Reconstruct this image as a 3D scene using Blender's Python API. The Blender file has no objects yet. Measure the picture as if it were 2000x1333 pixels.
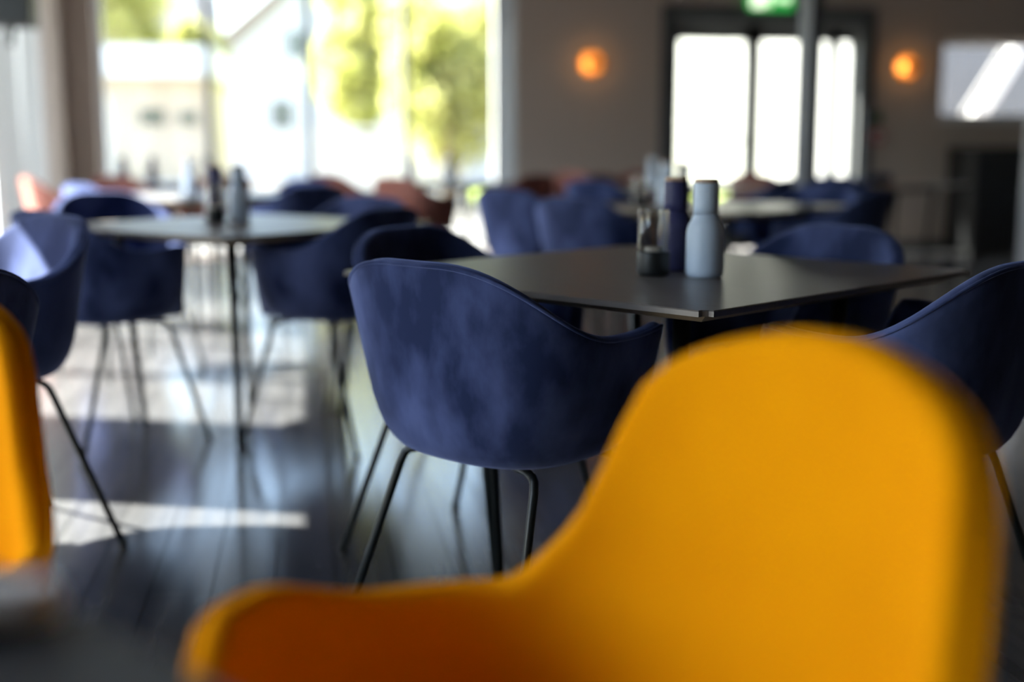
import bpy, bmesh, math, random
from mathutils import Vector, Matrix
random.seed(7)
SC = bpy.context.scene
C = SC.collection
PI = math.pi

# ------------------------------------------------------------------ camera, sky, sun, exposure
cam_d = bpy.data.cameras.new('camera'); cam = bpy.data.objects.new('camera', cam_d); C.objects.link(cam)
SC.camera = cam
cam.location = (0, 0, 1.0)
cam.rotation_euler = (math.radians(90 - 8.889), 0, math.radians(-9.275))
cam_d.sensor_width = 36.0; cam_d.lens = 43.56; cam_d.clip_start = 0.02; cam_d.clip_end = 500
cam_d.dof.use_dof = True; cam_d.dof.focus_distance = 2.05; cam_d.dof.aperture_fstop = 1.2
cam_d.dof.aperture_blades = 0

SUN_EL = math.radians(46.0); SUN_DIR = Vector((0.94, -0.34, 0)).normalized()   # horizontal travel of sunlight
w = bpy.data.worlds.new('sky'); SC.world = w; w.use_nodes = True
nt = w.node_tree; nt.nodes.clear()
sky = nt.nodes.new('ShaderNodeTexSky'); sky.sky_type = 'NISHITA'; sky.sun_disc = False
sky.sun_elevation = SUN_EL; sky.sun_rotation = math.atan2(-SUN_DIR.x, -SUN_DIR.y); sky.dust_density = 2.0; sky.air_density = 1.0
bg = nt.nodes.new('ShaderNodeBackground'); bg.inputs[1].default_value = 0.14
out = nt.nodes.new('ShaderNodeOutputWorld')
nt.links.new(sky.outputs[0], bg.inputs[0]); nt.links.new(bg.outputs[0], out.inputs[0])
sun_d = bpy.data.lights.new('sun', 'SUN'); sun_d.energy = 7.0; sun_d.angle = math.radians(0.6); sun_d.color = (1, .95, .87)
sun = bpy.data.objects.new('sun', sun_d); C.objects.link(sun)
tr = Vector((SUN_DIR.x * math.cos(SUN_EL), SUN_DIR.y * math.cos(SUN_EL), -math.sin(SUN_EL)))
sun.rotation_euler = tr.to_track_quat('-Z', 'Y').to_euler()
SC.view_settings.view_transform = 'Standard'; SC.view_settings.look = 'None'
SC.view_settings.gamma = 1.0; SC.view_settings.use_curve_mapping = False
SC.view_settings.exposure = 2.95
SC.cycles.max_bounces = 14; SC.cycles.diffuse_bounces = 8; SC.cycles.glossy_bounces = 5
SC.cycles.transparent_max_bounces = 24; SC.cycles.sample_clamp_indirect = 6.0

# ------------------------------------------------------------------ materials
def mat(name, col, rough=.6, metal=0., spec=.5, sheen=0., sheen_tint=None, emit=None, emit_s=0., noise=None):
    """noise = (scale, colour2, detail, contrast_lo, contrast_hi, stretch xyz)"""
    m = bpy.data.materials.new(name); m.use_nodes = True
    n = m.node_tree.nodes; l = m.node_tree.links; b = n['Principled BSDF']
    b.inputs['Base Color'].default_value = (*col, 1); b.inputs['Roughness'].default_value = rough
    b.inputs['Metallic'].default_value = metal; b.inputs['Specular IOR Level'].default_value = spec
    if sheen:
        b.inputs['Sheen Weight'].default_value = sheen; b.inputs['Sheen Roughness'].default_value = .45
        b.inputs['Sheen Tint'].default_value = (*(sheen_tint or col), 1)
    if emit:
        b.inputs['Emission Color'].default_value = (*emit, 1); b.inputs['Emission Strength'].default_value = emit_s
    if noise:
        sc, c2, det, lo, hi, st = noise
        g = n.new('ShaderNodeTexCoord'); mp = n.new('ShaderNodeMapping'); mp.inputs['Scale'].default_value = st
        t = n.new('ShaderNodeTexNoise'); t.inputs['Scale'].default_value = sc; t.inputs['Detail'].default_value = det
        r = n.new('ShaderNodeValToRGB'); r.color_ramp.elements[0].position = lo; r.color_ramp.elements[1].position = hi
        r.color_ramp.elements[0].color = (*col, 1); r.color_ramp.elements[1].color = (*c2, 1)
        l.new(g.outputs['Object'], mp.inputs[0]); l.new(mp.outputs[0], t.inputs['Vector'])
        l.new(t.outputs[0], r.inputs[0]); l.new(r.outputs[0], b.inputs['Base Color'])
    return m

def glass_mat(name, tint=(1, 1, 1), refl=.9):
    m = bpy.data.materials.new(name); m.use_nodes = True
    n = m.node_tree.nodes; l = m.node_tree.links; n.clear()
    o = n.new('ShaderNodeOutputMaterial'); mx = n.new('ShaderNodeMixShader')
    t = n.new('ShaderNodeBsdfTransparent'); t.inputs[0].default_value = (*tint, 1)
    g = n.new('ShaderNodeBsdfGlossy'); g.inputs['Roughness'].default_value = .02
    f = n.new('ShaderNodeLayerWeight')                    # same reflectance from both sides of the thin pane
    p5 = n.new('ShaderNodeMath'); p5.operation = 'POWER'; p5.inputs[1].default_value = 5.0
    k = n.new('ShaderNodeMath'); k.operation = 'MULTIPLY_ADD'; k.inputs[1].default_value = .9 * refl; k.inputs[2].default_value = .04 * refl
    l.new(f.outputs['Facing'], p5.inputs[0]); l.new(p5.outputs[0], k.inputs[0]); l.new(k.outputs[0], mx.inputs[0])
    l.new(t.outputs[0], mx.inputs[1]); l.new(g.outputs[0], mx.inputs[2]); l.new(mx.outputs[0], o.inputs[0])
    return m

def plank_mat():
    m = bpy.data.materials.new('dark_oak_planks'); m.use_nodes = True
    n = m.node_tree.nodes; l = m.node_tree.links; b = n['Principled BSDF']
    g = n.new('ShaderNodeNewGeometry'); mp = n.new('ShaderNodeMapping'); mp.inputs['Scale'].default_value = (26, 1.6, 1)
    t = n.new('ShaderNodeTexNoise'); t.inputs['Scale'].default_value = 1.0; t.inputs['Detail'].default_value = 6
    l.new(g.outputs['Position'], mp.inputs[0]); l.new(mp.outputs[0], t.inputs['Vector'])
    sx = n.new('ShaderNodeSeparateXYZ'); l.new(g.outputs['Position'], sx.inputs[0])
    d = n.new('ShaderNodeMath'); d.operation = 'DIVIDE'; d.inputs[1].default_value = .14; l.new(sx.outputs[0], d.inputs[0])
    fl = n.new('ShaderNodeMath'); fl.operation = 'FLOOR'; l.new(d.outputs[0], fl.inputs[0])
    wn = n.new('ShaderNodeTexWhiteNoise'); wn.noise_dimensions = '1D'; l.new(fl.outputs[0], wn.inputs['W'])
    r = n.new('ShaderNodeValToRGB'); r.color_ramp.elements[0].position = .32; r.color_ramp.elements[1].position = .72
    r.color_ramp.elements[0].color = (.062, .063, .067, 1); r.color_ramp.elements[1].color = (.105, .105, .107, 1)
    l.new(t.outputs[0], r.inputs[0])
    hs = n.new('ShaderNodeHueSaturation')
    mr = n.new('ShaderNodeMapRange'); mr.inputs[3].default_value = .8; mr.inputs[4].default_value = 1.2
    l.new(wn.outputs[0], mr.inputs[0]); l.new(mr.outputs[0], hs.inputs['Value']); l.new(r.outputs[0], hs.inputs['Color'])
    l.new(hs.outputs[0], b.inputs['Base Color'])
    rr = n.new('ShaderNodeMapRange'); rr.inputs[3].default_value = .12; rr.inputs[4].default_value = .24
    l.new(t.outputs[0], rr.inputs[0]); l.new(rr.outputs[0], b.inputs['Roughness'])
    b.inputs['Specular IOR Level'].default_value = 1.0
    bp = n.new('ShaderNodeBump'); bp.inputs['Strength'].default_value = .12; bp.inputs['Distance'].default_value = .002
    l.new(t.outputs[0], bp.inputs['Height']); l.new(bp.outputs[0], b.inputs['Normal'])
    return m

M = {}
M['navy'] = mat('navy_velvet', (.010, .018, .062), .85, 0, .12, .6, (.38, .47, .9), noise=(7, (.085, .115, .27), 9, .41, .67, (1, 1, .55)))
M['yellow'] = mat('mustard_yellow_velvet', (.72, .275, .0), .9, 0, .06, .25, (1, .55, .01), noise=(6, (.78, .315, .0), 4, .35, .7, (1, 1, 1)))
M['terra'] = mat('terracotta_velvet', (.24, .085, .065), .85, 0, .2, .5, (.9, .5, .42), noise=(7, (.32, .13, .10), 4, .35, .7, (1, 1, 1)))
M['steel'] = mat('black_lacquered_steel', (.012, .016, .017), .38, .3, .5)
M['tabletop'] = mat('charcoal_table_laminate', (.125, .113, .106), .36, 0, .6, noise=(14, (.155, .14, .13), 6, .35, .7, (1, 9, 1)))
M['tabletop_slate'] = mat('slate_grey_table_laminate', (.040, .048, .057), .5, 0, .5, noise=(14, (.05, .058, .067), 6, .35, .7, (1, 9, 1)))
M['tableedge'] = mat('oak_table_edge', (.20, .15, .095), .5, noise=(30, (.26, .2, .13), 4, .3, .7, (1, 6, 1)))
M['planks'] = plank_mat()
M['joint'] = mat('floor_joint_dark', (.01, .01, .011), .8)
M['wall'] = mat('taupe_wall_paint', (.475, .405, .36), .85, 0, .3, noise=(40, (.495, .425, .38), 4, .3, .7, (1, 1, 1)))
M['ceiling'] = mat('dark_brown_ceiling', (.12, .095, .075), .9, noise=(30, (.14, .11, .09), 3, .3, .7, (1, 1, 1)))
M['white'] = mat('white_window_paint', (.74, .76, .78), .45, noise=(20, (.78, .79, .8), 3, .3, .7, (1, 1, 1)))
M['mullion'] = mat('grey_window_mullion', (.42, .45, .47), .45, noise=(20, (.46, .49, .5), 3, .3, .7, (1, 1, 1)))
M['doorgrey'] = mat('dark_blue_grey_door_paint', (.075, .085, .10), .45, noise=(20, (.085, .095, .11), 3, .3, .7, (1, 1, 1)))
M['doorleaf'] = mat('grey_door_paint', (.22, .23, .23), .45, noise=(20, (.24, .25, .25), 3, .3, .7, (1, 1, 1)))
M['glass'] = glass_mat('window_glass', (.96, .98, .97), .9)
M['tumbler'] = glass_mat('clear_glass', (.90, .89, .87), 2.4)
M['lightblue'] = mat('pale_blue_matt_plastic', (.66, .79, .95), .5, noise=(60, (.68, .81, .97), 2, .3, .7, (1, 1, 1)))
M['navyplastic'] = mat('navy_matt_plastic', (.035, .037, .12), .5, noise=(60, (.04, .042, .13), 2, .3, .7, (1, 1, 1)))
M['wood'] = mat('pale_walnut_lid', (.52, .34, .22), .5, noise=(40, (.62, .43, .29), 4, .3, .7, (1, 5, 1)))
M['ironblack'] = mat('black_cast_metal', (.013, .015, .015), .45, .2, noise=(60, (.02, .022, .022), 3, .3, .7, (1, 1, 1)))
M['wax'] = mat('white_wax', (.8, .78, .74), .5)
M['linen'] = mat('pale_linen', (.84, .87, .92), .9, sheen=.3, sheen_tint=(1, 1, 1), noise=(80, (.88, .91, .95), 3, .3, .7, (1, 1, 1)))
M['china'] = mat('white_china', (.75, .75, .76), .25)
M['brass'] = mat('amber_brass', (.62, .36, .16), .5, .3)
M['bulb'] = mat('warm_bulb', (1, .6, .25), .5, emit=(1, .48, .13), emit_s=11.0)
M['postpaint'] = mat('blue_grey_post_paint', (.06, .065, .085), .5, noise=(30, (.07, .075, .095), 3, .3, .7, (1, 1, 1)))
M['green'] = mat('exit_sign_green', (.02, .35, .08), .4, emit=(.03, .42, .07), emit_s=.14)
M['signwhite'] = mat('exit_sign_white', (.8, .85, .75), .4, emit=(.85, 1, .72), emit_s=.24)
M['red'] = mat('red_plastic', (.42, .05, .05), .4)
M['darkgreen'] = mat('dark_green_plate', (.03, .11, .05), .4)
M['blackcab'] = mat('black_cabinet_paint', (.008, .009, .010), .55, noise=(20, (.011, .012, .013), 3, .3, .7, (1, 1, 1)))
M['greyplaster'] = mat('grey_plaster', (.36, .36, .365), .8, noise=(20, (.40, .40, .405), 3, .3, .7, (1, 1, 1)))
M['board'] = mat('weathered_white_boards', (.25, .24, .235), .8, noise=(9, (.18, .175, .175), 4, .3, .7, (4, 1, .4)))
M['paving'] = mat('pale_paving', (.11, .108, .103), .85, noise=(3, (.14, .137, .13), 6, .3, .7, (1, 1, 1)))
M['lawn'] = mat('lawn', (.16, .22, .04), .9, noise=(5, (.26, .32, .06), 6, .3, .7, (1, 1, 1)))
M['greyrender'] = mat('pale_grey_render', (.24, .24, .235), .8, noise=(6, (.28, .28, .27), 5, .3, .7, (1, 1, 1)))
M['render'] = mat('white_render', (.80, .79, .77), .8, noise=(6, (.84, .83, .81), 5, .3, .7, (1, 1, 1)))
M['cladding'] = mat('white_cladding', (.62, .63, .65), .7, noise=(2, (.67, .68, .70), 3, .3, .7, (1, 1, 30)))
M['cream'] = mat('cream_render', (.60, .50, .40), .8, noise=(6, (.64, .54, .44), 5, .3, .7, (1, 1, 1)))
M['rooftile'] = mat('brown_roof_tile', (.22, .16, .12), .8, noise=(9, (.28, .2, .15), 4, .3, .7, (1, 1, 1)))
M['roofdark'] = mat('dark_slate_roof', (.05, .055, .065), .7, noise=(9, (.07, .075, .085), 4, .3, .7, (1, 1, 1)))
M['extglass'] = mat('dark_window_glass', (.10, .12, .10), .1, 0, .6)
M['bark'] = mat('bark', (.12, .09, .06), .9, noise=(12, (.18, .14, .1), 5, .3, .7, (1, 1, .2)))
def leaf_mat():
    m = bpy.data.materials.new('spring_leaves'); m.use_nodes = True
    n = m.node_tree.nodes; l = m.node_tree.links; n.clear()
    o = n.new('ShaderNodeOutputMaterial'); mx = n.new('ShaderNodeMixShader'); mx.inputs[0].default_value = .5
    d = n.new('ShaderNodeBsdfDiffuse'); t = n.new('ShaderNodeBsdfTranslucent')
    g = n.new('ShaderNodeNewGeometry'); s = n.new('ShaderNodeTexNoise'); s.inputs['Scale'].default_value = 1.7
    r = n.new('ShaderNodeValToRGB'); r.color_ramp.elements[0].position = .35; r.color_ramp.elements[1].position = .65
    r.color_ramp.elements[0].color = (.44, .45, .13, 1); r.color_ramp.elements[1].color = (.64, .62, .30, 1)
    l.new(g.outputs['Position'], s.inputs['Vector']); l.new(s.outputs[0], r.inputs[0])
    l.new(r.outputs[0], d.inputs[0]); l.new(r.outputs[0], t.inputs[0])
    l.new(d.outputs[0], mx.inputs[1]); l.new(t.outputs[0], mx.inputs[2]); l.new(mx.outputs[0], o.inputs[0])
    return m
M['leaf'] = leaf_mat()
def sheer_mat():
    m = bpy.data.materials.new('sheer_white_cloth'); m.use_nodes = True
    n = m.node_tree.nodes; l = m.node_tree.links; n.clear()
    o = n.new('ShaderNodeOutputMaterial'); mx = n.new('ShaderNodeMixShader'); mx.inputs[0].default_value = .03
    d = n.new('ShaderNodeBsdfDiffuse'); t = n.new('ShaderNodeBsdfTranslucent')
    wv = n.new('ShaderNodeTexNoise'); wv.inputs['Scale'].default_value = 120
    r = n.new('ShaderNodeValToRGB'); r.color_ramp.elements[0].color = (.62, .67, .72, 1); r.color_ramp.elements[1].color = (.72, .77, .81, 1)
    l.new(wv.outputs[0], r.inputs[0]); l.new(r.outputs[0], d.inputs[0]); l.new(r.outputs[0], t.inputs[0])
    l.new(d.outputs[0], mx.inputs[1]); l.new(t.outputs[0], mx.inputs[2]); l.new(mx.outputs[0], o.inputs[0])
    return m
M['sheer'] = sheer_mat()

# ------------------------------------------------------------------ mesh helpers
def link(name, bm, m, parent=None, smooth=False, loc=None):
    me = bpy.data.meshes.new(name); bm.normal_update(); bm.to_mesh(me); bm.free()
    if smooth:
        for p in me.polygons: p.use_smooth = True
    me.materials.append(m)
    o = bpy.data.objects.new(name, me); C.objects.link(o)
    if parent: o.parent = parent
    if loc: o.location = loc
    return o
def empty(name, loc=(0, 0, 0), rz=0., label=None, cat=None, group=None):
    o = bpy.data.objects.new(name, None); C.objects.link(o); o.location = loc; o.rotation_euler = (0, 0, rz)
    o.empty_display_size = .1
    return tag(o, label, cat, group)
def tag(o, label=None, cat=None, group=None, kind=None):
    if label: o['label'] = label
    if cat: o['category'] = cat
    if group: o['group'] = group
    if kind: o['kind'] = kind
    return o
def box(bm, x0, x1, y0, y1, z0, z1, rot=None):
    vs = [bm.verts.new((x, y, z)) for x in (x0, x1) for y in (y0, y1) for z in (z0, z1)]
    f = [(0, 1, 3, 2), (4, 6, 7, 5), (0, 4, 5, 1), (2, 3, 7, 6), (0, 2, 6, 4), (1, 5, 7, 3)]
    for q in f: bm.faces.new([vs[i] for i in q])
    if rot is not None:
        for v in vs: v.co = rot @ v.co
    return vs
def one_box(name, m, parent, *b, bevel=0.):
    bm = bmesh.new(); box(bm, *b)
    if bevel: bmesh.ops.bevel(bm, geom=bm.edges[:], offset=bevel, segments=2, affect='EDGES', profile=.6)
    return link(name, bm, m, parent)
def tube(bm, pts, rad, seg=10, cap=True):
    pts = [Vector(p) for p in pts]; rings = []
    rads = rad if isinstance(rad, (list, tuple)) else [rad] * len(pts)
    prev = None
    for i, p in enumerate(pts):
        d = (pts[min(i + 1, len(pts) - 1)] - pts[max(i - 1, 0)]).normalized()
        if prev is None:
            a = d.orthogonal().normalized()
        else:
            a = (prev - d * prev.dot(d)).normalized()
        prev = a; b = d.cross(a)
        rings.append([bm.verts.new(p + (a * math.cos(2 * PI * k / seg) + b * math.sin(2 * PI * k / seg)) * rads[i]) for k in range(seg)])
    for i in range(len(rings) - 1):
        for k in range(seg):
            bm.faces.new((rings[i][k], rings[i][(k + 1) % seg], rings[i + 1][(k + 1) % seg], rings[i + 1][k]))
    if cap:
        bm.faces.new(rings[0][::-1]); bm.faces.new(rings[-1])
def lathe(bm, prof, seg=32, mtx=None):
    rings = []
    for r, z in prof:
        rings.append([bm.verts.new((r * math.cos(2 * PI * k / seg), r * math.sin(2 * PI * k / seg), z)) for k in range(seg)] if r > 1e-6 else [bm.verts.new((0, 0, z))])
    for a, b in zip(rings, rings[1:]):
        for k in range(seg):
            k2 = (k + 1) % seg
            if len(a) == 1 and len(b) == 1: continue
            if len(a) == 1: bm.faces.new((a[0], b[k2], b[k]))
            elif len(b) == 1: bm.faces.new((a[k], a[k2], b[0]))
            else: bm.faces.new((a[k], a[k2], b[k2], b[k]))
    bmesh.ops.recalc_face_normals(bm, faces=bm.faces[:])
    if mtx is not None: bm.transform(mtx)
def copy_tree(o, parent=None):
    c = o.copy(); C.objects.link(c)
    if parent: c.parent = parent
    for ch in o.children[:]: copy_tree(ch, c)
    return c

# ------------------------------------------------------------------ room shell
XL, XR, YB, YF, CH, WT = -2.06, 9.5, 11.4, -4.5, 2.9, .25
def struct(name, bm, m): return tag(link(name, bm, m), kind='structure')

floor_bm = bmesh.new(); box(floor_bm, XL - WT, XR + .2, YF - .2, YB + WT, -.10, -.021)
floor = struct('floor', floor_bm, M['joint'])
PW, PL = .14, 1.85
planks = []
nx = int((XR - XL) / PW) + 1
for i in range(nx):
    x0 = XL + i * PW; x1 = min(x0 + PW, XR)
    y = YF - random.random() * PL
    while y < YB:
        a, b = max(y, YF), min(y + PL, YB)
        if b - a > .05 and x1 - x0 > .02: planks.append((x0 + .0012, x1 - .0012, a + .0012, b - .0012, -.022, random.uniform(-.0008, 0.)))
        y += PL
def seen_key(p):
    cx, cy = (p[0] + p[1]) / 2, (p[2] + p[3]) / 2
    dirx = cx * .987 - cy * .161; z = cx * .161 + cy * .987
    inside = z > 1.6 and abs(dirx) / max(z, .01) < .46
    return (0 if inside else 1, z)
planks.sort(key=seen_key)
for p in planks[:285]:
    one_box('plank', M['planks'], floor, *p)
bm = bmesh.new()
for p in planks[285:]: box(bm, *p)
tag(link('plank_field', bm, M['planks'], floor), kind='stuff')

# left wall with window openings; (y0, y1, z0, z1)
WIN_L = [(.1, 2.3, .02, 2.22), (3.68, 4.2, .02, 2.5), (5.17, 10.66, .02, 2.5)]
bm = bmesh.new()
ys = [YF - .2] + [v for o in WIN_L for v in o[:2]] + [YB + WT]
for a, b in zip(ys[0::2], ys[1::2]): box(bm, XL - WT, XL, a, b, -.1, CH + .1)
for a, b, z0, z1 in WIN_L:
    box(bm, XL - WT, XL, a, b, z1, CH + .1); box(bm, XL - WT, XL, a, b, -.1, z0)
struct('wall_left', bm, M['wall'])
# back wall
WB = (-1.80, 1.90, .02, 2.62); DB = (3.36, 5.27, .0, 2.2); SB = (6.08, 7.5, 1.27, 2.02)
bm = bmesh.new()
for a, b in ((XL, WB[0]), (WB[1], DB[0]), (DB[1], SB[0]), (SB[1], XR + .2)): box(bm, a, b, YB, YB + WT, -.1, CH + .1)
for o in (WB, DB, SB):
    box(bm, o[0], o[1], YB, YB + WT, o[3], CH + .1)
    if o[2] > .01: box(bm, o[0], o[1], YB, YB + WT, -.1, o[2])
struct('wall_back', bm, M['wall'])
bm = bmesh.new(); box(bm, XR, XR + .2, YF - .2, YB, -.1, CH + .1); struct('wall_right', bm, M['wall'])
bm = bmesh.new(); box(bm, XL, XR, YF - .2, YF, -.1, CH + .1); struct('wall_front', bm, M['wall'])
bm = bmesh.new(); box(bm, XL - WT, XR + .2, YF - .2, YB + WT, CH, CH + .15); struct('ceiling', bm, M['ceiling'])
bm = bmesh.new(); box(bm, WB[1] + .02, DB[0] - .12, YB - .015, YB, 0, .09); box(bm, DB[1] + .12, XR, YB - .015, YB, 0, .09)
struct('baseboard_back', bm, M['doorgrey'])

# back window: white frame, four panes between three mullions
win = empty('window_1'); tag(win, kind='structure')
bm = bmesh.new()
x0, x1, z0, z1 = WB
yw = YB + .14
box(bm, x0, x0 + .05, yw, yw + .08, z0, z1); box(bm, x1 - .18, x1, yw, yw + .08, z0, z1)
box(bm, x0, x1, yw, yw + .08, z0, z0 + .05); box(bm, x0, x1, yw, yw + .08, z1 - .06, z1)
link('window_frame', bm, M['white'], win)
bm = bmesh.new(); box(bm, x1 - .02, x1, YB + .004, yw, z0, z1); link('reveal_lining', bm, M['white'], win)
edges = [x0 + .05, -.855, .03, .905, x1 - .18]
for xm in edges[1:-1]:
    one_box('mullion', M['mullion'], win, xm - .033, xm + .033, yw - .02, yw + .08, z0 + .05, z1 - .06)
for a, b in zip(edges, edges[1:]):
    one_box('pane', M['glass'], win, a, b, yw + .035, yw + .043, z0 + .05, z1 - .06)

# left wall windows
def left_window(name, o, nm, white=True):
    a, b, z0, z1 = o
    wn = empty(name); tag(wn, kind='structure'); xw = XL - .18
    bm = bmesh.new()
    box(bm, xw, xw + .08, a, a + .05, z0, z1); box(bm, xw, xw + .08, b - .05, b, z0, z1)
    box(bm, xw, xw + .08, a, b, z0, z0 + .05); box(bm, xw, xw + .08, a, b, z1 - .05, z1)
    link('window_frame', bm, M['white'], wn)
    e = [a + .05 + (b - a - .1) * i / (nm + 1) for i in range(nm + 2)]
    for y in e[1:-1]: one_box('mullion', M['mullion'], wn, xw - .01, xw + .07, y - .025, y + .025, z0 + .05, z1 - .05)
    for p, q in zip(e, e[1:]): one_box('pane', M['glass'], wn, xw + .036, xw + .044, p, q, z0 + .05, z1 - .05)
    return wn
left_window('window_2', WIN_L[0], 1)
left_window('window_3', WIN_L[1], 0)
wl = left_window('window_4', WIN_L[2], 5)
# sheer white curtains drawn back at the window ends
def curtain(name, p0, p1, z0, z1, folds, amp, label):
    t = empty(name, (p0[0], p0[1], 0), 0, label, 'curtain', 'sheer white curtains')
    d = Vector((p1[0] - p0[0], p1[1] - p0[1], 0)); L = d.length; d.normalize(); nrm = Vector((-d.y, d.x, 0))
    bm = bmesh.new(); n = folds * 10; rows = []
    for z in (z0, z0 + (z1 - z0) * .35, z0 + (z1 - z0) * .7, z1):
        k = 1.15 - .3 * (z - z0) / (z1 - z0)
        rows.append([bm.verts.new(d * (L * i / n) + nrm * amp * k * math.sin(2 * PI * folds * i / n) + Vector((0, 0, z))) for i in range(n + 1)])
    for r0, r1 in zip(rows, rows[1:]):
        for i in range(n): bm.faces.new((r0[i], r0[i + 1], r1[i + 1], r1[i]))
    link('cloth', bm, M['sheer'], t, True)
    bm = bmesh.new(); tube(bm, [-d * .02 + Vector((0, 0, z1 + .012)), d * (L + .02) + Vector((0, 0, z1 + .012))], .012, 8); link('rod', bm, M['white'], t)
curtain('curtain', (XL - .05, 8.95), (XL - .05, 9.86), .03, 2.44, 4, .022, 'sheer white curtain at the left wall, nearer the dark loudspeaker')
curtain('curtain', (XL - .05, 9.92), (XL - .05, 10.60), .03, 2.44, 3, .022, 'sheer white curtain at the left wall, nearer the room corner')
curtain('curtain', (1.71, YB + .06), (1.885, YB + .06), .03, 2.56, 2, .02, 'bright strip of sheer white curtain at the right end of the big window')
h = empty('window_handle', (XL - .1, 8.84, 1.07)); h.parent = wl
bm = bmesh.new(); box(bm, 0, .03, -.02, .02, -.10, .10); tube(bm, [(.03, 0, .0), (.075, 0, 0)], .011, 8); tube(bm, [(.07, .01, 0), (.07, -.13, 0)], .012, 8)
link('lever', bm, M['ironblack'], h)

# glazed double door in the back wall with a narrow side light
dr = empty('door_1'); tag(dr, kind='structure')
bm = bmesh.new(); x0, x1, z0, z1 = DB
yd = YB + .12
box(bm, x0 - .10, x0, YB - .03, YB + .0, 0, z1 + .10); box(bm, x1, x1 + .10, YB - .03, YB, 0, z1 + .10); box(bm, x0 - .10, x1 + .10, YB - .031, YB, z1, z1 + .10)
link('architrave', bm, M['doorgrey'], dr)
bm = bmesh.new(); box(bm, x0, x0 + .04, YB, yd + .08, 0, z1); box(bm, x1 - .05, x1, YB, yd + .08, 0, z1); box(bm, x0, x1, YB, yd + .08, z1 - .05, z1)
link('door_lining', bm, M['doorleaf'], dr)
def leaf(a, b, st, name, side):
    lf = empty(name); lf.parent = dr
    bm = bmesh.new()
    box(bm, a, a + st, yd, yd + .06, .02, 2.15); box(bm, b - st, b, yd, yd + .06, .02, 2.15)
    box(bm, a, b, yd, yd + .06, 2.0, 2.15); box(bm, a, b, yd, yd + .06, .02, .30)
    link('leaf_frame', bm, M['doorleaf'], lf)
    one_box('pane', M['glass'], lf, a + st, b - st, yd + .025, yd + .035, .30, 2.0)
    if side is not None:
        bm = bmesh.new(); box(bm, side - .02, side + .02, yd - .012, yd, .93, 1.15)
        tube(bm, [(side, yd - .01, 1.06), (side, yd - .06, 1.06), (side + (.12 if side < 4.2 else -.12) * -1, yd - .06, 1.06)], .010, 8)
        link('lever_handle', bm, M['steel'], lf)
leaf(3.40, 4.205, .075, 'door_leaf', 4.17)
leaf(4.21, 5.05, .075, 'door_leaf', None)
leaf(5.05, 5.22, .03, 'side_light', None)

# small high window in the back wall
sw = empty('window_5'); tag(sw, kind='structure')
bm = bmesh.new(); x0, x1, z0, z1 = SB; yw = YB + .10
for b in ((x0, x0 + .05, z0, z1), (x1 - .05, x1, z0, z1), (x0, x1, z0, z0 + .05), (x0, x1, z1 - .05, z1)): box(bm, b[0], b[1], yw, yw + .07, b[2], b[3])
link('window_frame', bm, M['white'], sw)
one_box('sill', M['white'], sw, x0 - .03, x1 + .03, YB - .04, yw, z0 - .025, z0)
one_box('pane', M['glass'], sw, x0 + .05, x1 - .05, yw + .03, yw + .038, z0 + .05, z1 - .05)
bm = bmesh.new(); box(bm, 5.97, 8.6, 9.58, 9.74, 0, 1.26)
tag(link('wall_partition', bm, M['greyplaster']), 'waist-high grey plaster wall end', None, None, 'structure')

# square steel post standing free in front of the door
pr = empty('steel_post', (2.98, 7.2, 0), 0, 'slim blue-grey steel post rising before the glazed double door', 'post')
one_box('shaft', M['postpaint'], pr, -.036, .036, -.10, .10, .012, CH, bevel=.004)
one_box('base_plate', M['postpaint'], pr, -.09, .09, -.14, .14, .0, .012)

# ------------------------------------------------------------------ outdoors
bm = bmesh.new(); box(bm, -60, 60, YB + WT, 90, -.35, -.06); box(bm, -60, XL - WT, -20, YB + WT, -.35, -.06)
tag(link('ground_outside', bm, M['paving']), kind='structure')
bm = bmesh.new(); box(bm, -14, 3.2, 23, 23.9, -.06, -.02); box(bm, -.8, 14, 24, 34, -.06, -.025)
tag(link('lawn', bm, M['lawn']), kind='structure')
# garage with a deep white fascia
g = empty('garage', (-3.9, 24, -.06), 0, 'low cream garage with a deep white flat roof edge outside the window', 'garage')
one_box('walls', M['cream'], g, -3.2, 2.15, 0, 6, 0, 2.34)
one_box('fascia', M['render'], g, -3.4, 2.30, -.6, 6.2, 2.34, 2.86)
for (a, b, c, d) in ((.86, 1.32, 1.47, 1.76), (1.56, 1.92, 1.47, 1.72)):
    wo = one_box('window', M['extglass'], g, a, b, -.02, .02, c, d)
    bm = bmesh.new(); box(bm, a - .05, a, -.04, .02, c - .05, d + .05); box(bm, b, b + .05, -.04, .02, c - .05, d + .05); box(bm, a, b, -.04, .02, c - .05, c); box(bm, a, b, -.04, .02, d, d + .05)
    link('window_surround', bm, M['cream'], wo)
one_box('door', M['render'], g, -.6, .35, -.03, .02, 0, 2.0)
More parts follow.
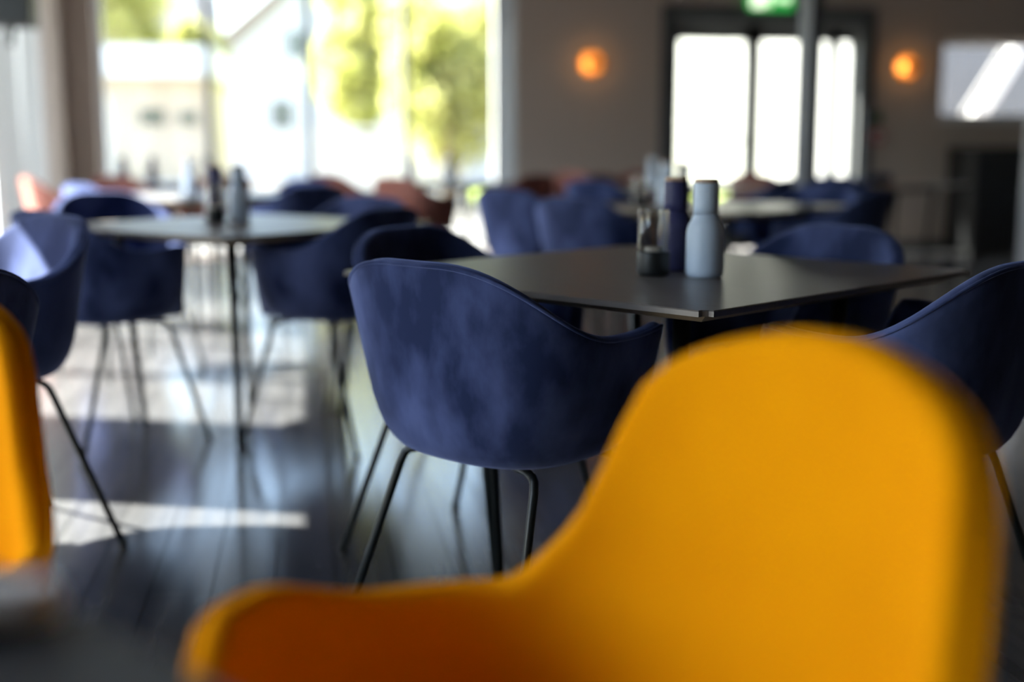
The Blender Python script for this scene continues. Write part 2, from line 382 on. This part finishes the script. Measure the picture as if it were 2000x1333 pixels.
# white gabled house
hs = empty('house', (2.6, 40, -.06), 0, 'white clad gabled house seen through the middle window panes', 'house')
bm = bmesh.new()
prof = [(-4.9, 0), (4.9, 0), (4.9, 4.2), (0, 8.35), (-4.9, 4.2)]
fr = [bm.verts.new((x, 0, z)) for x, z in prof]; bk = [bm.verts.new((x, 9, z)) for x, z in prof]
bm.faces.new(fr[::-1]); bm.faces.new(bk)
for i in range(5): bm.faces.new((fr[i], fr[(i + 1) % 5], bk[(i + 1) % 5], bk[i]))
bmesh.ops.recalc_face_normals(bm, faces=bm.faces[:])
link('walls', bm, M['cladding'], hs)
for s in (-1, 1):
    bm = bmesh.new(); L = math.hypot(5.6, 4.74); a = math.atan2(4.74, 5.6)
    R = Matrix.Translation((0, 0, 8.42)) @ Matrix.Rotation(s * a, 4, 'Y')
    box(bm, 0 if s > 0 else -L, L if s > 0 else 0, -.5, 9.5, .0, .22, R); link('roof_slope', bm, M['rooftile'], hs)
    bm = bmesh.new(); box(bm, 0 if s > 0 else -L, L if s > 0 else 0, -.56, -.5, -.12, .24, R); link('barge_board', bm, M['rooftile'], hs)
for (a, b, c, d) in ((-3.13, -2.45, 3.8, 4.62), (-3.7, -3.0, 1.65, 2.5), (-1.2, -.4, 1.65, 2.5), (-1.2, -.4, 3.8, 4.62), (.8, 1.6, 1.65, 2.5)):
    wo = one_box('window', M['extglass'], hs, a, b, -.03, .03, c, d)
    bm = bmesh.new(); box(bm, a - .08, a, -.07, .03, c - .08, d + .08); box(bm, b, b + .08, -.07, .03, c - .08, d + .08); box(bm, a, b, -.07, .03, c - .08, c); box(bm, a, b, -.07, .03, d, d + .08); box(bm, (a + b) / 2 - .025, (a + b) / 2 + .025, -.06, .03, c, d)
    link('window_surround', bm, M['cladding'], wo)
# dark roofed house far behind
h2 = empty('house', (-8.6, 62, -.06), 0, 'distant house with a dark slate roof above the garage trees', 'house')
one_box('walls', M['render'], h2, -4, 4, 0, 7, 0, 6.2)
bm = bmesh.new(); v = [bm.verts.new(p) for p in ((-4.4, -.4, 6.1), (4.4, -.4, 6.1), (4.4, 7.4, 6.1), (-4.4, 7.4, 6.1), (-4.4, 3.5, 9.2), (4.4, 3.5, 9.2))]
for q in ((0, 1, 5, 4), (2, 3, 4, 5), (0, 4, 3), (1, 2, 5), (0, 3, 2, 1)): bm.faces.new([v[i] for i in q])
link('roof', bm, M['roofdark'], h2)
for a in (-2.6, .2, 2.0): one_box('window', M['extglass'], h2, a, a + .8, -.03, .02, 3.6, 4.8)
# garden wall
bm = bmesh.new(); box(bm, .1, 2.6, 22.0, 22.18, -.06, 1.18); 
for xx in (.1, 2.6): box(bm, xx - .14, xx + .14, 21.95, 22.23, -.06, 1.3)
gw = empty('garden_wall', (0, 0, 0), 0, 'low white garden wall standing under the bright trees', 'wall')
link('wall_body', bm, M['render'], gw); one_box('coping', M['render'], gw, 0, 2.7, 21.94, 22.24, 1.301, 1.36)
# long white building beyond the door
lb = empty('building', (9.2, 13, -.06), 0, 'long sunlit white building seen beyond the double door', 'building')
one_box('walls', M['greyrender'], lb, 0, 9, 2.3, 40, 0, 6.5)
one_box('roof_edge', M['render'], lb, -.3, 9.3, 2.1, 40.3, 6.5, 6.8)
for yy in (4.5, 13.5, 24.5): 
    wo = one_box('window', M['extglass'], lb, -.02, .03, yy, yy + .9, 3.4, 4.8)
st = empty('outdoor_stair', (7.80, 13.6, -.06), 0, 'white outdoor stair climbing past a board wall beyond the small window', 'stair')
R = Matrix.Rotation(-math.radians(58), 4, 'Y')
for yy, mm in ((0, 'render'), (.20, 'board')):
    bm = bmesh.new(); box(bm, -.8, 3.6, yy, yy + .05, -.085, .085, Matrix.Translation((-.62, 0, .55)) @ R); link('stringer', bm, M[mm], st)
for k in range(10):
    zz = .15 + k * .28; xx = -.62 + (zz - .55) / math.tan(math.radians(58)); one_box('tread', M['board'], st, xx - .05, xx + .05, .05, .20, zz, zz + .03)
sh = empty('shed_wall', (7.2, 14.9, -.06), 0, 'grey white upright board wall behind the outdoor stair', 'shed')
for k in range(24): one_box('board', M['board'], sh, k * .17, k * .17 + .158, 0, .03 + .006 * (k % 2), 0, 3.1)

def tree(loc, rx, rz, zc, n, size, label, seed):
    rnd = random.Random(seed)
    t = empty('tree', loc, 0, label, 'tree', 'trees outside the windows')
    bm = bmesh.new(); tube(bm, [(0, 0, -.02), (.05, .03, zc * .4), (0, .05, zc * .8), (.1, 0, zc)], [.17, .13, .10, .05], 9)
    for k in range(6):
        a = k * 1.05 + rnd.random(); zz = zc * (.5 + .06 * k)
        tube(bm, [(0, .03, zz), (math.cos(a) * rx * .35, math.sin(a) * rx * .35, zz + rz * .25), (math.cos(a) * rx * .7, math.sin(a) * rx * .7, zz + rz * .45)], [.06, .04, .015], 6)
    link('trunk', bm, M['bark'], t, True)
    bm = bmesh.new()
    clumps = []
    for k in range(26):
        a = rnd.random() * 2 * PI; e = math.asin(rnd.uniform(-.9, 1)); r = rnd.uniform(.35, .85)
        clumps.append((math.cos(a) * math.cos(e) * rx * r, math.sin(a) * math.cos(e) * rx * r, zc + math.sin(e) * rz * r, rnd.uniform(.25, .45) * rx))
    for k in range(n):
        cx, cy, cz, cr = clumps[rnd.randrange(len(clumps))]
        d = Vector((rnd.gauss(0, 1), rnd.gauss(0, 1), rnd.gauss(0, 1))).normalized() * cr * rnd.random() ** .4
        p = Vector((cx, cy, cz)) + d
        u = Vector((rnd.gauss(0, 1), rnd.gauss(0, 1), rnd.gauss(0, .7))).normalized(); v2 = u.orthogonal().normalized()
        s = size * rnd.uniform(.7, 1.3)
        q = [bm.verts.new(p + u * s), bm.verts.new(p + v2 * s * .5), bm.verts.new(p - u * s), bm.verts.new(p - v2 * s * .5)]
        bm.faces.new(q)
    f = link('foliage', bm, M['leaf'], t); f['kind'] = 'stuff'
tree((2.3, 20.5, -.06), 1.35, 1.9, 2.5, 7000, .10, 'bright green tree filling the fourth pane of the big window', 1)
tree((1.15, 25, -.06), 1.3, 2.0, 2.9, 6000, .11, 'pale yellow-green tree half hiding the white house', 2)
tree((4.4, 24, -.06), 1.6, 2.2, 2.8, 6000, .11, 'green tree behind the wall pier right of the big window', 3)
tree((-4.6, 33, -.06), 1.25, 1.3, 4.3, 5000, .13, 'yellow-green tree rising above the left of the garage roof', 4)
tree((-2.9, 34, -.06), .8, .9, 3.55, 3000, .12, 'smaller green tree above the right end of the garage roof', 5)
tree((-4.3, 16.5, -.06), 1.3, 1.6, 2.4, 4000, .09, 'green tree outside the glazing of the left wall', 6)
# ------------------------------------------------------------------ dining chairs
def sstep(a, b, x):
    t = min(1, max(0, (x - a) / (b - a))); return t * t * (3 - 2 * t)
SHAPE_A = dict(top=.803, arm=.672, armf=.682, q1=.1, q2=1.585, q3=2.05, q4=2.55, front=.435, zb=.425, W0=.236, W1=.327, B0=.201, B1=.246, F0=.235, F1=.25, n=2.728)
SHAPE_B = dict(rim=(.855, .838, .799, .649, .591, .594, .627), q3=2.295, q4=2.83, front=.435, zb=.42, W0=.289, W1=.316, B0=.22, B1=.27, F0=.272, F1=.287, n=2.227, nb=2.313)
RIM_Q = (0, .3, .6, .9, 1.2, 1.6, 2.1)
TH = .032
def smooth_through(q, K, V):
    if q >= K[-1]: return V[-1]
    i = max(j for j in range(len(K)) if K[j] <= q)
    def tan(j):
        if j in (0, len(K) - 1): return 0.
        a = (V[j] - V[j - 1]) / (K[j] - K[j - 1]); b = (V[j + 1] - V[j]) / (K[j + 1] - K[j])
        return 0. if a * b <= 0 else 2 * a * b / (a + b)
    h = K[i + 1] - K[i]; t = (q - K[i]) / h
    return (2 * t**3 - 3 * t * t + 1) * V[i] + (t**3 - 2 * t * t + t) * h * tan(i) + (-2 * t**3 + 3 * t * t) * V[i + 1] + (t**3 - t * t) * h * tan(i + 1)
def rimz(q, P):
    if 'rim' in P:
        return smooth_through(q, RIM_Q, P['rim']) + (P['front'] - P['rim'][-1]) * sstep(P['q3'], P['q4'], q)
    t = min(1, max(0, (q - P['q1']) / (P['q2'] - P['q1']))); t = t * t * (3 - 2 * t)
    z = P['top'] + (P['arm'] - P['top']) * t
    z += (P['armf'] - P['arm']) * sstep(P['q2'] - .2, P['q3'], q)
    z += (P['front'] - P['armf']) * sstep(P['q3'], P['q4'], q)
    return z
def outline(phi, z, P, inset=0.):
    k = (z - .45) / .35; s, c = math.sin(phi), math.cos(phi); e = 2 / (P['n'] if c > 0 else P.get('nb', P['n']))
    W = P['W0'] + (P['W1'] - P['W0']) * k
    L = (P['F0'] + (P['F1'] - P['F0']) * k) if c > 0 else (P['B0'] + (P['B1'] - P['B0']) * k)
    W -= inset; L -= inset
    return W * math.copysign(abs(s) ** e, s), L * math.copysign(abs(c) ** e, c)
NPHI = 88
def phis():   # even spacing along the outline, not in angle
    return [2 * PI * k / NPHI for k in range(NPHI)]
def shell_bm(P):
    bm = bmesh.new(); cols = []
    for phi in phis():
        q = abs(PI - phi); zr = rimz(q, P); zb = P['zb']; pts = []
        zc = min(zb + .11, zr - .004); xc, yc = outline(phi, zc, P); xb, yb = outline(phi, zb, P)
        for f in (.02, .35, .6): pts.append((xb * f, yb * f, zb))
        for i in range(7):
            t = i / 6; a = ((1 - t) ** 2, 2 * t * (1 - t), t * t)
            pts.append((a[0] * xb * .72 + a[1] * xb * .98 + a[2] * xc, a[0] * yb * .72 + a[1] * yb * .98 + a[2] * yc, (a[0] + a[1]) * zb + a[2] * zc))
        zt = zr - TH * .5
        zt = max(zt, zc + .001)
        for i in range(1, 11):
            z = zc + (zt - zc) * i / 10; pts.append((*outline(phi, z, P), z))
        for i in range(1, 6):   # rounded rim
            a = PI * i / 6
            pts.append((*outline(phi, zt, P, TH * .5 * (1 - math.cos(a))), zt + TH * .5 * math.sin(a)))
        zs = P['zb'] + .014
        for i in range(0, 9):
            z = zt + (zs - zt) * i / 8 if zt > zs else zt - .0005 * i
            pts.append((*outline(phi, max(z, .44), P, TH), z))
        x, y = outline(phi, .44, P, TH); zz = pts[-1][2]
        for f in (.7, .35, .02): pts.append((x * f, y * f, min(zz, zs)))
        cols.append([bm.verts.new(p) for p in pts])
    n = len(cols[0])
    for i in range(NPHI):
        a, b = cols[i], cols[(i + 1) % NPHI]
        for j in range(n - 1): bm.faces.new((a[j], b[j], b[j + 1], a[j + 1]))
    bm.faces.new([c[0] for c in cols][::-1]); bm.faces.new([c[-1] for c in cols])
    bmesh.ops.recalc_face_normals(bm, faces=bm.faces[:])
    return bm
def cushion_bm(P):
    bm = bmesh.new(); cols = []
    z0 = P['zb'] + .016
    for phi in phis():
        x, y = outline(phi, .46, P, TH + .006)
        prof = [(.02, z0), (.9, z0), (.985, z0 + .010), (1., z0 + .022), (.985, z0 + .036), (.93, z0 + .046), (.7, z0 + .050), (.35, z0 + .049), (.02, z0 + .048)]
        cols.append([bm.verts.new((x * f, y * f, z)) for f, z in prof])
    n = len(cols[0])
    for i in range(NPHI):
        a, b = cols[i], cols[(i + 1) % NPHI]
        for j in range(n - 1): bm.faces.new((a[j], b[j], b[j + 1], a[j + 1]))
    bm.faces.new([c[0] for c in cols][::-1]); bm.faces.new([c[-1] for c in cols])
    bmesh.ops.recalc_face_normals(bm, faces=bm.faces[:])
    return bm
def piping_bm(P):
    bm = bmesh.new(); R = []
    for phi in phis():
        q = abs(PI - phi); zt = rimz(q, P) - TH * .5
        a = PI * .20
        x, y = outline(phi, zt, P, TH * .5 * (1 - math.cos(a)) - .0015)
        c = Vector((x, y, max(zt, P['zb'] + .03) + TH * .5 * math.sin(a))); o = Vector((x, y, 0)).normalized()
        R.append([bm.verts.new(c + (o * math.cos(t) + Vector((0, 0, 1)) * math.sin(t)) * .0042) for t in (0, 1.257, 2.513, 3.77, 5.027)])
    for i in range(NPHI):
        a, b = R[i], R[(i + 1) % NPHI]
        for j in range(5): bm.faces.new((a[j], b[j], b[(j + 1) % 5], a[(j + 1) % 5]))
    bmesh.ops.recalc_face_normals(bm, faces=bm.faces[:])
    return bm
def make_chair(P, m):
    t = empty('dining_chair')
    link('shell', shell_bm(P), m, t, True); link('seat_cushion', cushion_bm(P), m, t, True); link('piping', piping_bm(P), m, t, True)
    for sx in (-1, 1):
        for sy in (-1, 1):
            zt = P['zb'] - .002
            if sy < 0: top, foot = Vector((sx * .172, -.105, zt - .006)), Vector((sx * .232, -.245, .008))
            else: top, foot = Vector((sx * .165, .135, zt - .006)), Vector((sx * .232, .235, .008))
            inn = Vector((sx * .05, top.y * .6, zt - .006))
            d = (foot - top).normalized(); a = (top - inn).normalized()
            pts = [inn, top - a * .03, top - a * .012 + d * .004, top + d * .012 - a * .003, top + d * .032, foot]
            bm = bmesh.new(); tube(bm, pts, .0085, 10); lg = link('leg', bm, M['steel'], t, True)
            bm = bmesh.new(); tube(bm, [foot + Vector((0, 0, .010)), foot + Vector((0, 0, -.008))], .0105, 10); link('foot_glide', bm, M['ironblack'], lg)
    return t
PROTO = {}
def chair(x, y, yaw, colour, shape, label, group=None, scale=1.0):
    key = (colour, shape)
    if key not in PROTO:
        PROTO[key] = make_chair(SHAPE_A if shape == 'A' else SHAPE_B, M[colour]); o = PROTO[key]
    else:
        o = copy_tree(PROTO[key])
    o.location = (x, y, 0); o.rotation_euler = (0, 0, -math.radians(yaw)); o.scale = (scale,) * 3
    tag(o, label, 'chair', group or {'navy': 'navy velvet dining chairs', 'yellow': 'mustard yellow chairs', 'terra': 'terracotta chairs'}[colour])
    return o
N, Yw, T = 'navy', 'yellow', 'terra'
chair(.366, 2.319, 52, N, 'A', 'sharply focused navy velvet tub chair seen from behind at the centre table')
chair(1.121, 2.20, 324, N, 'A', 'navy velvet chair half hidden behind the large yellow chair, at the picture edge')
chair(1.14, 2.92, 248, N, 'A', 'navy chair on the far side of the centre table, right behind the pale blue grinder')
chair(.40, 3.0, 134, N, 'A', 'navy chair with shadowed inside just behind the sharp centre chair')
chair(.163, .837, 252, Yw, 'B', 'large blurred mustard yellow chair in the foreground with its inside towards us')
chair(-.57, 1.287, 197, Yw, 'B', 'mustard yellow chair cut off by the left edge of the picture')
chair(-.83, 3.20, 236, N, 'A', 'navy chair with a sunlit inside at the left edge, behind the black-looking one', scale=1.035)
chair(-.808, 2.384, 321, N, 'A', 'dark navy chair with unlit outer back between yellow chair and sunlit navy chair')
chair(-.69, 4.34, 50, N, 'A', 'navy chair pushed in at the near left edge of the second table')
chair(.085, 4.30, 308, N, 'A', 'navy chair pushed in at the near right edge of the second table')
chair(-.816, 5.781, 144, N, 'A', 'navy chair with black inside and pale rim beyond the second table, at its left corner')
chair(.09, 4.98, 226, N, 'A', 'navy chair at the far right edge of the second table, mostly hidden')
chair(1.228, 5.051, 55, N, 'A', 'navy chair with bright left flank at the third table, left of the candle glass')
chair(1.12, 6.12, 54, N, 'A', 'navy chair right behind the bright-flanked one, showing only its left strip')
chair(2.34, 5.36, 318, N, 'A', 'dark navy chair at the right corner of the third table below the steel post')
chair(2.62, 6.35, 234, N, 'A', 'navy chair on the far side of the third table')
chair(-1.07, 7.28, 54, N, 'A', 'navy chair with curved rim at the far left table, above the black-inside chair')
chair(-.10, 6.90, 322, N, 'A', 'navy chair right of the far left table, below the middle window pane')
chair(-.16, 7.95, 226, N, 'A', 'navy chair on the far side of the far left table by the window')
chair(-1.68, 8.95, 62, T, 'A', 'terracotta chair in front of the white boards in the room corner')
chair(-1.25, 9.42, 30, T, 'A', 'sunlit terracotta chair beside the corner pier at the window table')
chair(-.72, 9.72, 324, T, 'A', 'terracotta chair at the right of the window table with dark bottles')
chair(.74, 8.62, 52, T, 'A', 'large terracotta chair with lit back in front of the big window')
chair(1.55, 9.30, 322, T, 'A', 'shaded terracotta chair pushed under the table by the window end')
chair(1.98, 10.0, 236, T, 'A', 'dark terracotta chair against the wall pier under the first wall lamp')
chair(.32, 9.75, 54, T, 'A', 'terracotta chair seen between navy chair and window, second from the table with blue bottles')
chair(1.93, 7.80, 54, N, 'A', 'navy chair in front of the pier wall, left of the table with pale bottle')
chair(3.02, 8.02, 322, N, 'A', 'dark navy chair in front of the left door leaf')
chair(2.30, 9.0, 142, T, 'A', 'terracotta chair behind the table with the pale bottle')
chair(2.80, 10.2, 200, T, 'A', 'terracotta chair standing at the back wall left of the door')
chair(3.55, 9.32, 52, T, 'A', 'terracotta chair silhouetted before the right door leaf')
chair(4.28, 9.32, 322, N, 'A', 'navy chair silhouetted before the side of the door, right of the post')
chair(3.80, 8.38, 52, N, 'A', 'navy chair at the dark table under the second wall lamp, the one nearest the post')

# ------------------------------------------------------------------ tables
TT = .73
def make_table(m):
    t = empty('dining_table')
    bm = bmesh.new(); box(bm, -.5, .5, -.5, .5, TT - .011, TT)
    bmesh.ops.bevel(bm, geom=[e for e in bm.edges if abs(e.verts[0].co.z - e.verts[1].co.z) > .005], offset=.018, segments=3, affect='EDGES')
    bmesh.ops.bevel(bm, geom=[e for e in bm.edges if e.verts[0].co.z > TT - .001 and e.verts[1].co.z > TT - .001], offset=.002, segments=1, affect='EDGES')
    link('tabletop', bm, m, t)
    bm = bmesh.new()     # tapered wooden underside
    a = [bm.verts.new((x * .484, y * .484, TT - .0112)) for x, y in ((-1, -1), (1, -1), (1, 1), (-1, 1))]
    b = [bm.verts.new((x * .455, y * .455, TT - .026)) for x, y in ((-1, -1), (1, -1), (1, 1), (-1, 1))]
    for i in range(4): bm.faces.new((a[i], b[i], b[(i + 1) % 4], a[(i + 1) % 4]))
    bm.faces.new(b[::-1]); bm.faces.new(a); bmesh.ops.recalc_face_normals(bm, faces=bm.faces[:])
    link('tapered_edge', bm, M['tableedge'], t)
    bm = bmesh.new()
    for s in (-1, 1): box(bm, -.27, .27, s * .27 - .012, s * .27 + .012, TT - .052, TT - .027); box(bm, s * .27 - .012, s * .27 + .012, -.258, .258, TT - .052, TT - .027)
    link('frame', bm, M['steel'], t)
    for sx in (-1, 1):
        for sy in (-1, 1):
            bm = bmesh.new(); tube(bm, [(sx * .295, sy * .295, TT - .03), (sx * .27, sy * .27, .35), (sx * .25, sy * .25, .0)], [.017, .0145, .0115], 12)
            link('leg', bm, M['steel'], t, True)
    return t
TP = {}
def table(x, y, a, label, m='tabletop'):
    if m not in TP: TP[m] = make_table(M[m]); o = TP[m]
    else: o = copy_tree(TP[m])
    o.location = (x, y, 0); o.rotation_euler = (0, 0, -math.radians(a))
    return tag(o, label, 'table', 'square dark dining tables')
table(.76, 2.66, 54, 'square dark table at the centre carrying the pale blue and navy grinders')
table(-.25, 4.55, 45, 'square grey-lit table left of centre, between two pushed-in navy chairs')
table(1.88, 5.62, 54, 'tan-lit square table right behind the centre table')
table(-.60, 7.45, 50, 'far left square table carrying a single pale blue grinder')
table(1.25, 9.85, 54, 'pale-lit table in front of the green window pane with two blue bottles')
table(-1.12, 10.15, 50, 'table by the window corner carrying dark bottles')
table(2.5, 8.42, 54, 'table in front of the pier wall carrying a pale bottle')
table(4.2, 8.75, 54, 'dark table under the second wall lamp')
table(3.92, 9.85, 54, 'table standing close to the glazed door')
table(-1.40, 2.75, 54, 'table at the left picture edge between the two left navy chairs')
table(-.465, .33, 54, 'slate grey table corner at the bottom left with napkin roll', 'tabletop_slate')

# ------------------------------------------------------------------ things on the tables
def make_grinder(m):
    t = empty('grinder')
    bm = bmesh.new(); lathe(bm, [(0, 0), (.033, 0), (.0375, .003), (.0395, .010), (.0400, .02), (.0400, .085), (.0392, .097), (.0365, .108), (.032, .117), (.028, .124), (.0262, .131), (0, .131)]); link('base', bm, m, t, True)
    bm = bmesh.new(); lathe(bm, [(0, .1315), (.0262, .1315), (.0262, .150), (.0265, .192), (.0262, .1965), (0, .1965)]); link('neck', bm, m, t, True)
    bm = bmesh.new(); lathe(bm, [(0, .1968), (.0245, .1968), (.0245, .202), (.0228, .205), (0, .205)], 28); link('wooden_lid', bm, M['wood'], t, True)
    return t
GP = {}
def grinder(x, y, m, label, s=1.0):
    if m not in GP: GP[m] = make_grinder(M[m]); o = GP[m]
    else: o = copy_tree(GP[m])
    o.location = (x, y, TT + .0003); o.scale = (s,) * 3; o.rotation_euler = (0, 0, random.random() * 6)
    return tag(o, label, 'grinder', 'bottle shaped grinders on the tables')
grinder(.82, 2.503, 'lightblue', 'pale blue bottle-shaped grinder with wooden lid on the centre table')
grinder(.80, 2.655, 'navyplastic', 'navy bottle-shaped grinder with wooden lid on the centre table')
grinder(-.255, 4.70, 'lightblue', 'pale blue grinder on the grey-lit table left of centre')
grinder(-.345, 4.78, 'navyplastic', 'dark navy grinder on the grey-lit table left of centre')
grinder(1.66, 5.66, 'lightblue', 'pale grinder on the tan-lit table behind the candle glass')
grinder(1.77, 5.74, 'navyplastic', 'navy grinder on the tan-lit table beside its pale twin')
grinder(-.66, 7.28, 'lightblue', 'pale blue grinder on the far left table')
grinder(1.10, 9.86, 'lightblue', 'blue grinder in front of the green pane, right of the pair')
grinder(.80, 9.95, 'navyplastic', 'dark blue grinder in front of the last mullion, left of the pair')
grinder(2.34, 8.32, 'lightblue', 'pale grinder against the pier wall below the first lamp')
grinder(-1.42, 10.08, 'navyplastic', 'dark grinder nearest the corner pier on the window table')
grinder(-1.20, 10.12, 'navyplastic', 'second dark grinder from the corner pier on the window table')
grinder(-.78, 10.16, 'navyplastic', 'dark grinder below the first mullion on the window table')

def make_candle():
    t = empty('candle_holder')
    bm = bmesh.new(); lathe(bm, [(0, 0), (.030, 0), (.0335, .003), (.035, .010), (.035, .048), (.0335, .0515), (.029, .052), (.029, .030), (0, .030)]); link('metal_base', bm, M['ironblack'], t, True)
    bm = bmesh.new(); lathe(bm, [(.0325, .0525), (.0325, .137), (.0332, .140), (.0322, .1415), (.0305, .140), (.0300, .137), (.0300, .0525), (.0325, .0525)]); link('glass_cylinder', bm, M['tumbler'], t, True)
    bm = bmesh.new(); lathe(bm, [(0, .0305), (.019, .0305), (.0195, .058), (.0185, .060), (0, .0595)]); tl = link('tealight', bm, M['wax'], t, True)
    bm = bmesh.new(); tube(bm, [(0, 0, .0595), (.001, 0, .070)], .0012, 6); link('wick', bm, M['ironblack'], tl)
    return t
CP = None
for (x, y, lb) in ((.722, 2.552, 'black candle holder with clear glass cylinder on the centre table'), (-.335, 4.63, 'small candle glass beside the grinders on the table left of centre'), (1.50, 5.55, 'candle glass on the tan-lit table'), (-.50, 7.36, 'candle glass on the far left table'), (2.44, 8.5, 'candle glass on the table before the pier wall')):
    if CP is None: CP = make_candle(); o = CP
    else: o = copy_tree(CP)
    o.location = (x, y, TT + .0003); tag(o, lb, 'candle holder', 'candle holders on the tables')

# napkin roll and small dish on the nearest table
nk = empty('napkin', (-.205, .703, TT + .0003), math.radians(12), 'rolled pale napkin lying on the slate table at bottom left', 'napkin')
bm = bmesh.new(); pts = []
NS = 40
for j in range(9):
    x = -.11 + .17 * j / 8
    ring = []
    for k in range(18):
        a = 2 * PI * k / 18; f = 1 if 0 < j < 8 else .72
        ring.append(bm.verts.new((x, math.cos(a) * .021 * f, .0125 + math.sin(a) * .0123 * f + .0006 * math.sin(j * 2 + a * 2))))
    pts.append(ring)
for j in range(8):
    for k in range(18): bm.faces.new((pts[j][k], pts[j][(k + 1) % 18], pts[j + 1][(k + 1) % 18], pts[j + 1][k]))
bm.faces.new(pts[0][::-1]); bm.faces.new(pts[-1]); bmesh.ops.recalc_face_normals(bm, faces=bm.faces[:])
link('roll', bm, M['linen'], nk, True)
bm = bmesh.new()
for k in range(12):
    a0, a1 = PI * .15 + k * .14, PI * .15 + (k + 1) * .14
    v = [bm.verts.new((x, math.cos(a) * .0225, .0125 + math.sin(a) * .0138)) for x, a in ((-.108, a0), (.055, a0), (.055, a1), (-.108, a1))]
    bm.faces.new(v)
bmesh.ops.remove_doubles(bm, verts=bm.verts[:], dist=.0001)
link('loose_flap', bm, M['linen'], nk, True)
bm = bmesh.new(); lathe(bm, [(0, 0), (.022, 0), (.027, .006), (.036, .024), (.0375, .031), (.036, .031), (.0335, .024), (.024, .008), (0, .006)]); dd = link('dish', bm, M['china'], None, True, (-.262, .806, TT + .0003))
tag(dd, 'small white dish behind the napkin roll at the left edge', 'dish')

# ------------------------------------------------------------------ on the walls
def sconce(x, z, label):
    t = empty('wall_lamp', (x, YB, z), 0, label, 'lamp', 'round amber wall lamps')
    R = Matrix.Rotation(math.radians(90), 4, 'X')       # lathe axis points into the room
    bm = bmesh.new(); lathe(bm, [(0, .006), (.05, .006), (.105, .010), (.124, .017), (.126, .015), (.106, .004), (.05, 0), (0, 0)], 40, R); link('dish', bm, M['brass'], t, True)
    bm = bmesh.new(); tube(bm, [(0, -.004, 0), (0, -.075, 0)], .009, 10); link('stem', bm, M['ironblack'], t)
    bm = bmesh.new(); lathe(bm, [(.011, .050), (.022, .053), (.026, .062), (.022, .071), (.011, .074)], 28, R); link('bulb', bm, M['bulb'], t, True)
    bm = bmesh.new(); lathe(bm, [(0, .078), (.040, .078), (.050, .088), (.047, .116), (.026, .132), (0, .135)], 28, R); link('cap', bm, M['ironblack'], t, True)
sconce(2.60, 1.765, 'round amber wall lamp between the big window and the glazed door')
sconce(5.70, 1.765, 'round amber wall lamp between the door and the small high window')

ex = empty('exit_sign', (4.30, YB - .03, 2.375), 0, 'green and white exit sign above the double door', 'sign')
one_box('housing', M['green'], ex, -.215, .215, -.03, .03, -.105, .105, bevel=.006)
bm = bmesh.new()
def plate(x0, x1, z0, z1): box(bm, x0, x1, -.034, -.0305, z0, z1)
plate(-.19, -.07, -.085, .085)
plate(.05, .13, -.018, .018)
R0 = Vector((.13, 0, 0))
v = [bm.verts.new(p) for p in ((.13, -.034, -.05), (.19, -.034, 0), (.13, -.034, .05))]; bm.faces.new(v)
link('white_door_and_arrow', bm, M['signwhite'], ex)
bm = bmesh.new()
def limb(a, b, wd):
    a, b = Vector((a[0], 0, a[1])), Vector((b[0], 0, b[1])); d = (b - a).normalized(); n = Vector((-d.z, 0, d.x)) * wd
    q = [bm.verts.new(p + Vector((0, -.0355, 0))) for p in (a - n, b - n, b + n, a + n)]; bm.faces.new(q)
limb((-.02, .04), (-.035, -.02), .014); limb((-.035, -.02), (-.012, -.05), .009); limb((-.012, -.05), (-.03, -.082), .008); limb((-.035, -.02), (-.06, -.045), .009); limb((-.06, -.045), (-.085, -.045), .008)
limb((-.02, .035), (.015, .01), .007); limb((-.02, .035), (-.055, .02), .007)
c = [bm.verts.new((-.012 + .014 * math.cos(a * PI / 6), -.0355, .062 + .014 * math.sin(a * PI / 6))) for a in range(12)]; bm.faces.new(c)
link('running_figure', bm, M['signwhite'], ex)

cp = empty('fire_call_point', (5.42, YB, 1.10), 0, 'red fire alarm call point on the wall right of the door', 'alarm')
one_box('case', M['red'], cp, -.06, .06, -.05, 0, -.06, .06, bevel=.008)
one_box('press_plate', M['china'], cp, -.03, .03, -.053, -.0505, -.03, .03)
gs = one_box('sign_plate', M['darkgreen'], None, 5.36, 5.48, YB - .006, YB, 1.22, 1.34)
tag(gs, 'small dark green sign plate above the red call point', 'sign')

sp = empty('loudspeaker', (XL + .03, 7.434, 1.865), 0, 'black loudspeaker on a bracket high on the left wall', 'speaker')
one_box('cabinet', M['blackcab'], sp, .235, .455, .36, .60, -.16, .30, bevel=.012)
one_box('grille', M['ironblack'], sp, .245, .445, .352, .359, -.14, .28)
bm = bmesh.new(); tube(bm, [(-.135, .48, .05), (.235, .48, .05)], .018, 10); box(bm, -.137, -.128, .45, .51, -.02, .12); link('bracket', bm, M['steel'], sp)
bm = bmesh.new(); tube(bm, [(.33, .44, -.16), (.33, .43, -.22), (.31, .44, -.27)], .022, 10); link('swivel_arm', bm, M['ironblack'], sp)

cb = empty('cabinet', (6.15, YB - .55, 0), 0, 'black cabinet against the back wall below the small high window', 'cabinet')
one_box('body', M['blackcab'], cb, .02, .80, .03, .53, .06, .97)
one_box('top', M['blackcab'], cb, 0, .82, 0, .53, .97, 1.0, bevel=.004)
one_box('plinth', M['ironblack'], cb, .04, .78, .06, .53, 0, .06)
for k in range(2):
    d = one_box('door', M['blackcab'], cb, .025 + k * .388, .407 + k * .388, .008, .029, .07, .96, bevel=.003)
    bm = bmesh.new(); tube(bm, [(.38 + k * .055, -.012, .50), (.38 + k * .055, -.012, .64)], .006, 8); link('handle', bm, M['steel'], d)
